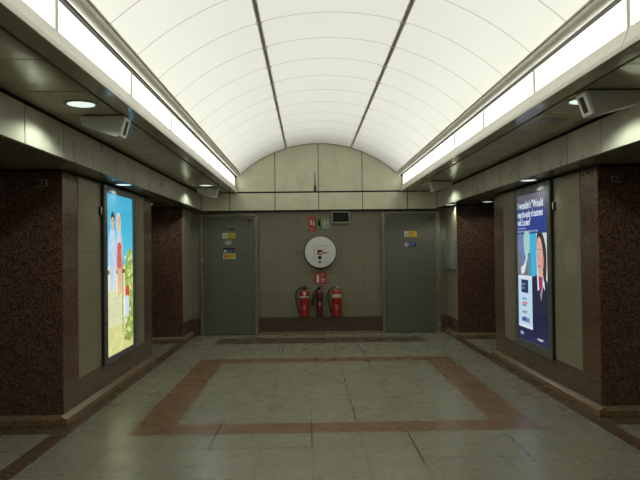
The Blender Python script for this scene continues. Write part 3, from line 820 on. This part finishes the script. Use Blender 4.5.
# suited shoulders, shirt collar, scarf
A.poly(suit, [(.46, .06), (1, .06), (1, .40), (.92, .455), (.80, .475), (.62, .455), (.50, .40)])
A.poly(wht, [(.66, .47), (.88, .47), (.90, .36), (.84, .39), (.78, .29), (.74, .37), (.68, .35)])
A.poly(suit, [(.735, .40), (.82, .40), (.78, .30)])
A.poly(scarf, [(.71, .455), (.84, .455), (.83, .38), (.77, .33), (.72, .38)])
A.poly(wht, [(.92, .50), (1, .48), (1, .40), (.95, .43)])
A.blob(face, [(.72, .45), (.85, .45), (.86, .53), (.71, .53)])
A.blob(hair, [(.66, .62), (.68, .72), (.76, .735), (.86, .72), (.95, .63), (.96, .52), (.93, .42), (.86, .44), (.84, .60), (.74, .70)])
A.blob(face, [(.66, .60), (.68, .68), (.74, .705), (.81, .68), (.86, .60), (.86, .52), (.80, .465), (.74, .46), (.69, .50)])
A.blob(face2, [(.84, .50), (.88, .52), (.88, .58), (.84, .575)])
for cu in (.71, .79): A.oval(wht, cu, .602, .025, .007, 12); A.oval(hair, cu, .602, .011, .007, 10); A.blob(hair, [(cu-.03, .619), (cu, .628), (cu+.032, .619), (cu, .623)])
A.blob(face2, [(.735, .595), (.75, .595), (.762, .55), (.735, .545), (.725, .553)])
A.blob(lip, [(.715, .515), (.74, .522), (.752, .519), (.765, .522), (.79, .515), (.752, .503)])
# white panel of notices
A.poly(palep, [(.02, .085), (.50, .085), (.50, .425), (.02, .44)])
A.rect(wht, .04, .5, .42, .445)
A.rect(ink, .13, .37, .325, .415)
A.text(wht, 'careers', .16, .378, .035, W, H); A.text(wht, 'today', .16, .352, .035, W, H)
for k, tx in enumerate(('service', 'smiles', 'support')):
    A.text(ink, tx, .15, .275-.045*k, .055, W, H, 1., .001)
A.rect(face2, .16, .34, .248, .262); A.rect(lilac, .13, .40, .125, .155); A.text(ink, 'staff', .16, .135, .07, W, H, 1., .002)
A.rect(wht, .02, .50, .085, .105)
A.text(wht, 'jobs', .08, .035, .055, W, H, 1.1, .001); A.text(wht, 'transport', .66, .03, .045, W, H, 1.0, .001)
A.text(wht, 'apply', .40, .262, .03, W, H)
A.done(t)
for q in t.children:
    if q.name.startswith('poster_print'): q['label'] = 'dark blue lit sheet with white words and a portrait'

# ================================================================== LIGHT, CAMERA
def vault_lamp(x, z, w, e, tilt):          # long lamps above the translucent vault
    la = bpy.data.lights.new('vault_lamp', 'AREA'); la.shape = 'RECTANGLE'; la.size = w; la.size_y = 15.0
    la.energy = e; la.color = (1., 1., .93)
    lo = bpy.data.objects.new('vault_lamp', la); COL.objects.link(lo); lo.location = (x, 3.45, z); lo.rotation_euler = (0, tilt, 0)
vault_lamp(XC, 4.6, 2.2, VAULT_W*.42, 0)
vault_lamp(XC-2.3, 3.75, 1.2, VAULT_W*.46, -math.radians(62))
vault_lamp(XC+2.3, 3.75, 1.2, VAULT_W*.46, math.radians(62))

w = bpy.data.worlds.new('world'); sc.world = w; w.use_nodes = True
w.node_tree.nodes['Background'].inputs[0].default_value = (.9, 1, .85, 1)
w.node_tree.nodes['Background'].inputs[1].default_value = .0

F = 640.
def cam_axes(vp, roll):
    y = Vector(((vp[0]-320)/F, (240-vp[1])/F, -1)).normalized()
    r = math.radians(roll); z = Vector((-math.sin(r), math.cos(r), 0)); z = (z - y*y.dot(z)).normalized()
    return y.cross(z), y, z
ax, ay, az = cam_axes((308, 250), .65)
cd = bpy.data.cameras.new('camera'); cd.sensor_width = 36; cd.lens = 36*F/640; cd.clip_start = .05
cam = bpy.data.objects.new('camera', cd); COL.objects.link(cam)
m = Matrix((ax, ay, az)).to_4x4(); m.translation = (0, 0, 1.5); cam.matrix_world = m
sc.camera = cam

sc.view_settings.view_transform = 'Standard'; sc.view_settings.look = 'None'
sc.view_settings.gamma = 1; sc.view_settings.use_curve_mapping = False
sc.view_settings.exposure = 0.
sc.cycles.use_denoising = True; sc.cycles.use_adaptive_sampling = False
sc.cycles.max_bounces = 10; sc.cycles.diffuse_bounces = 6
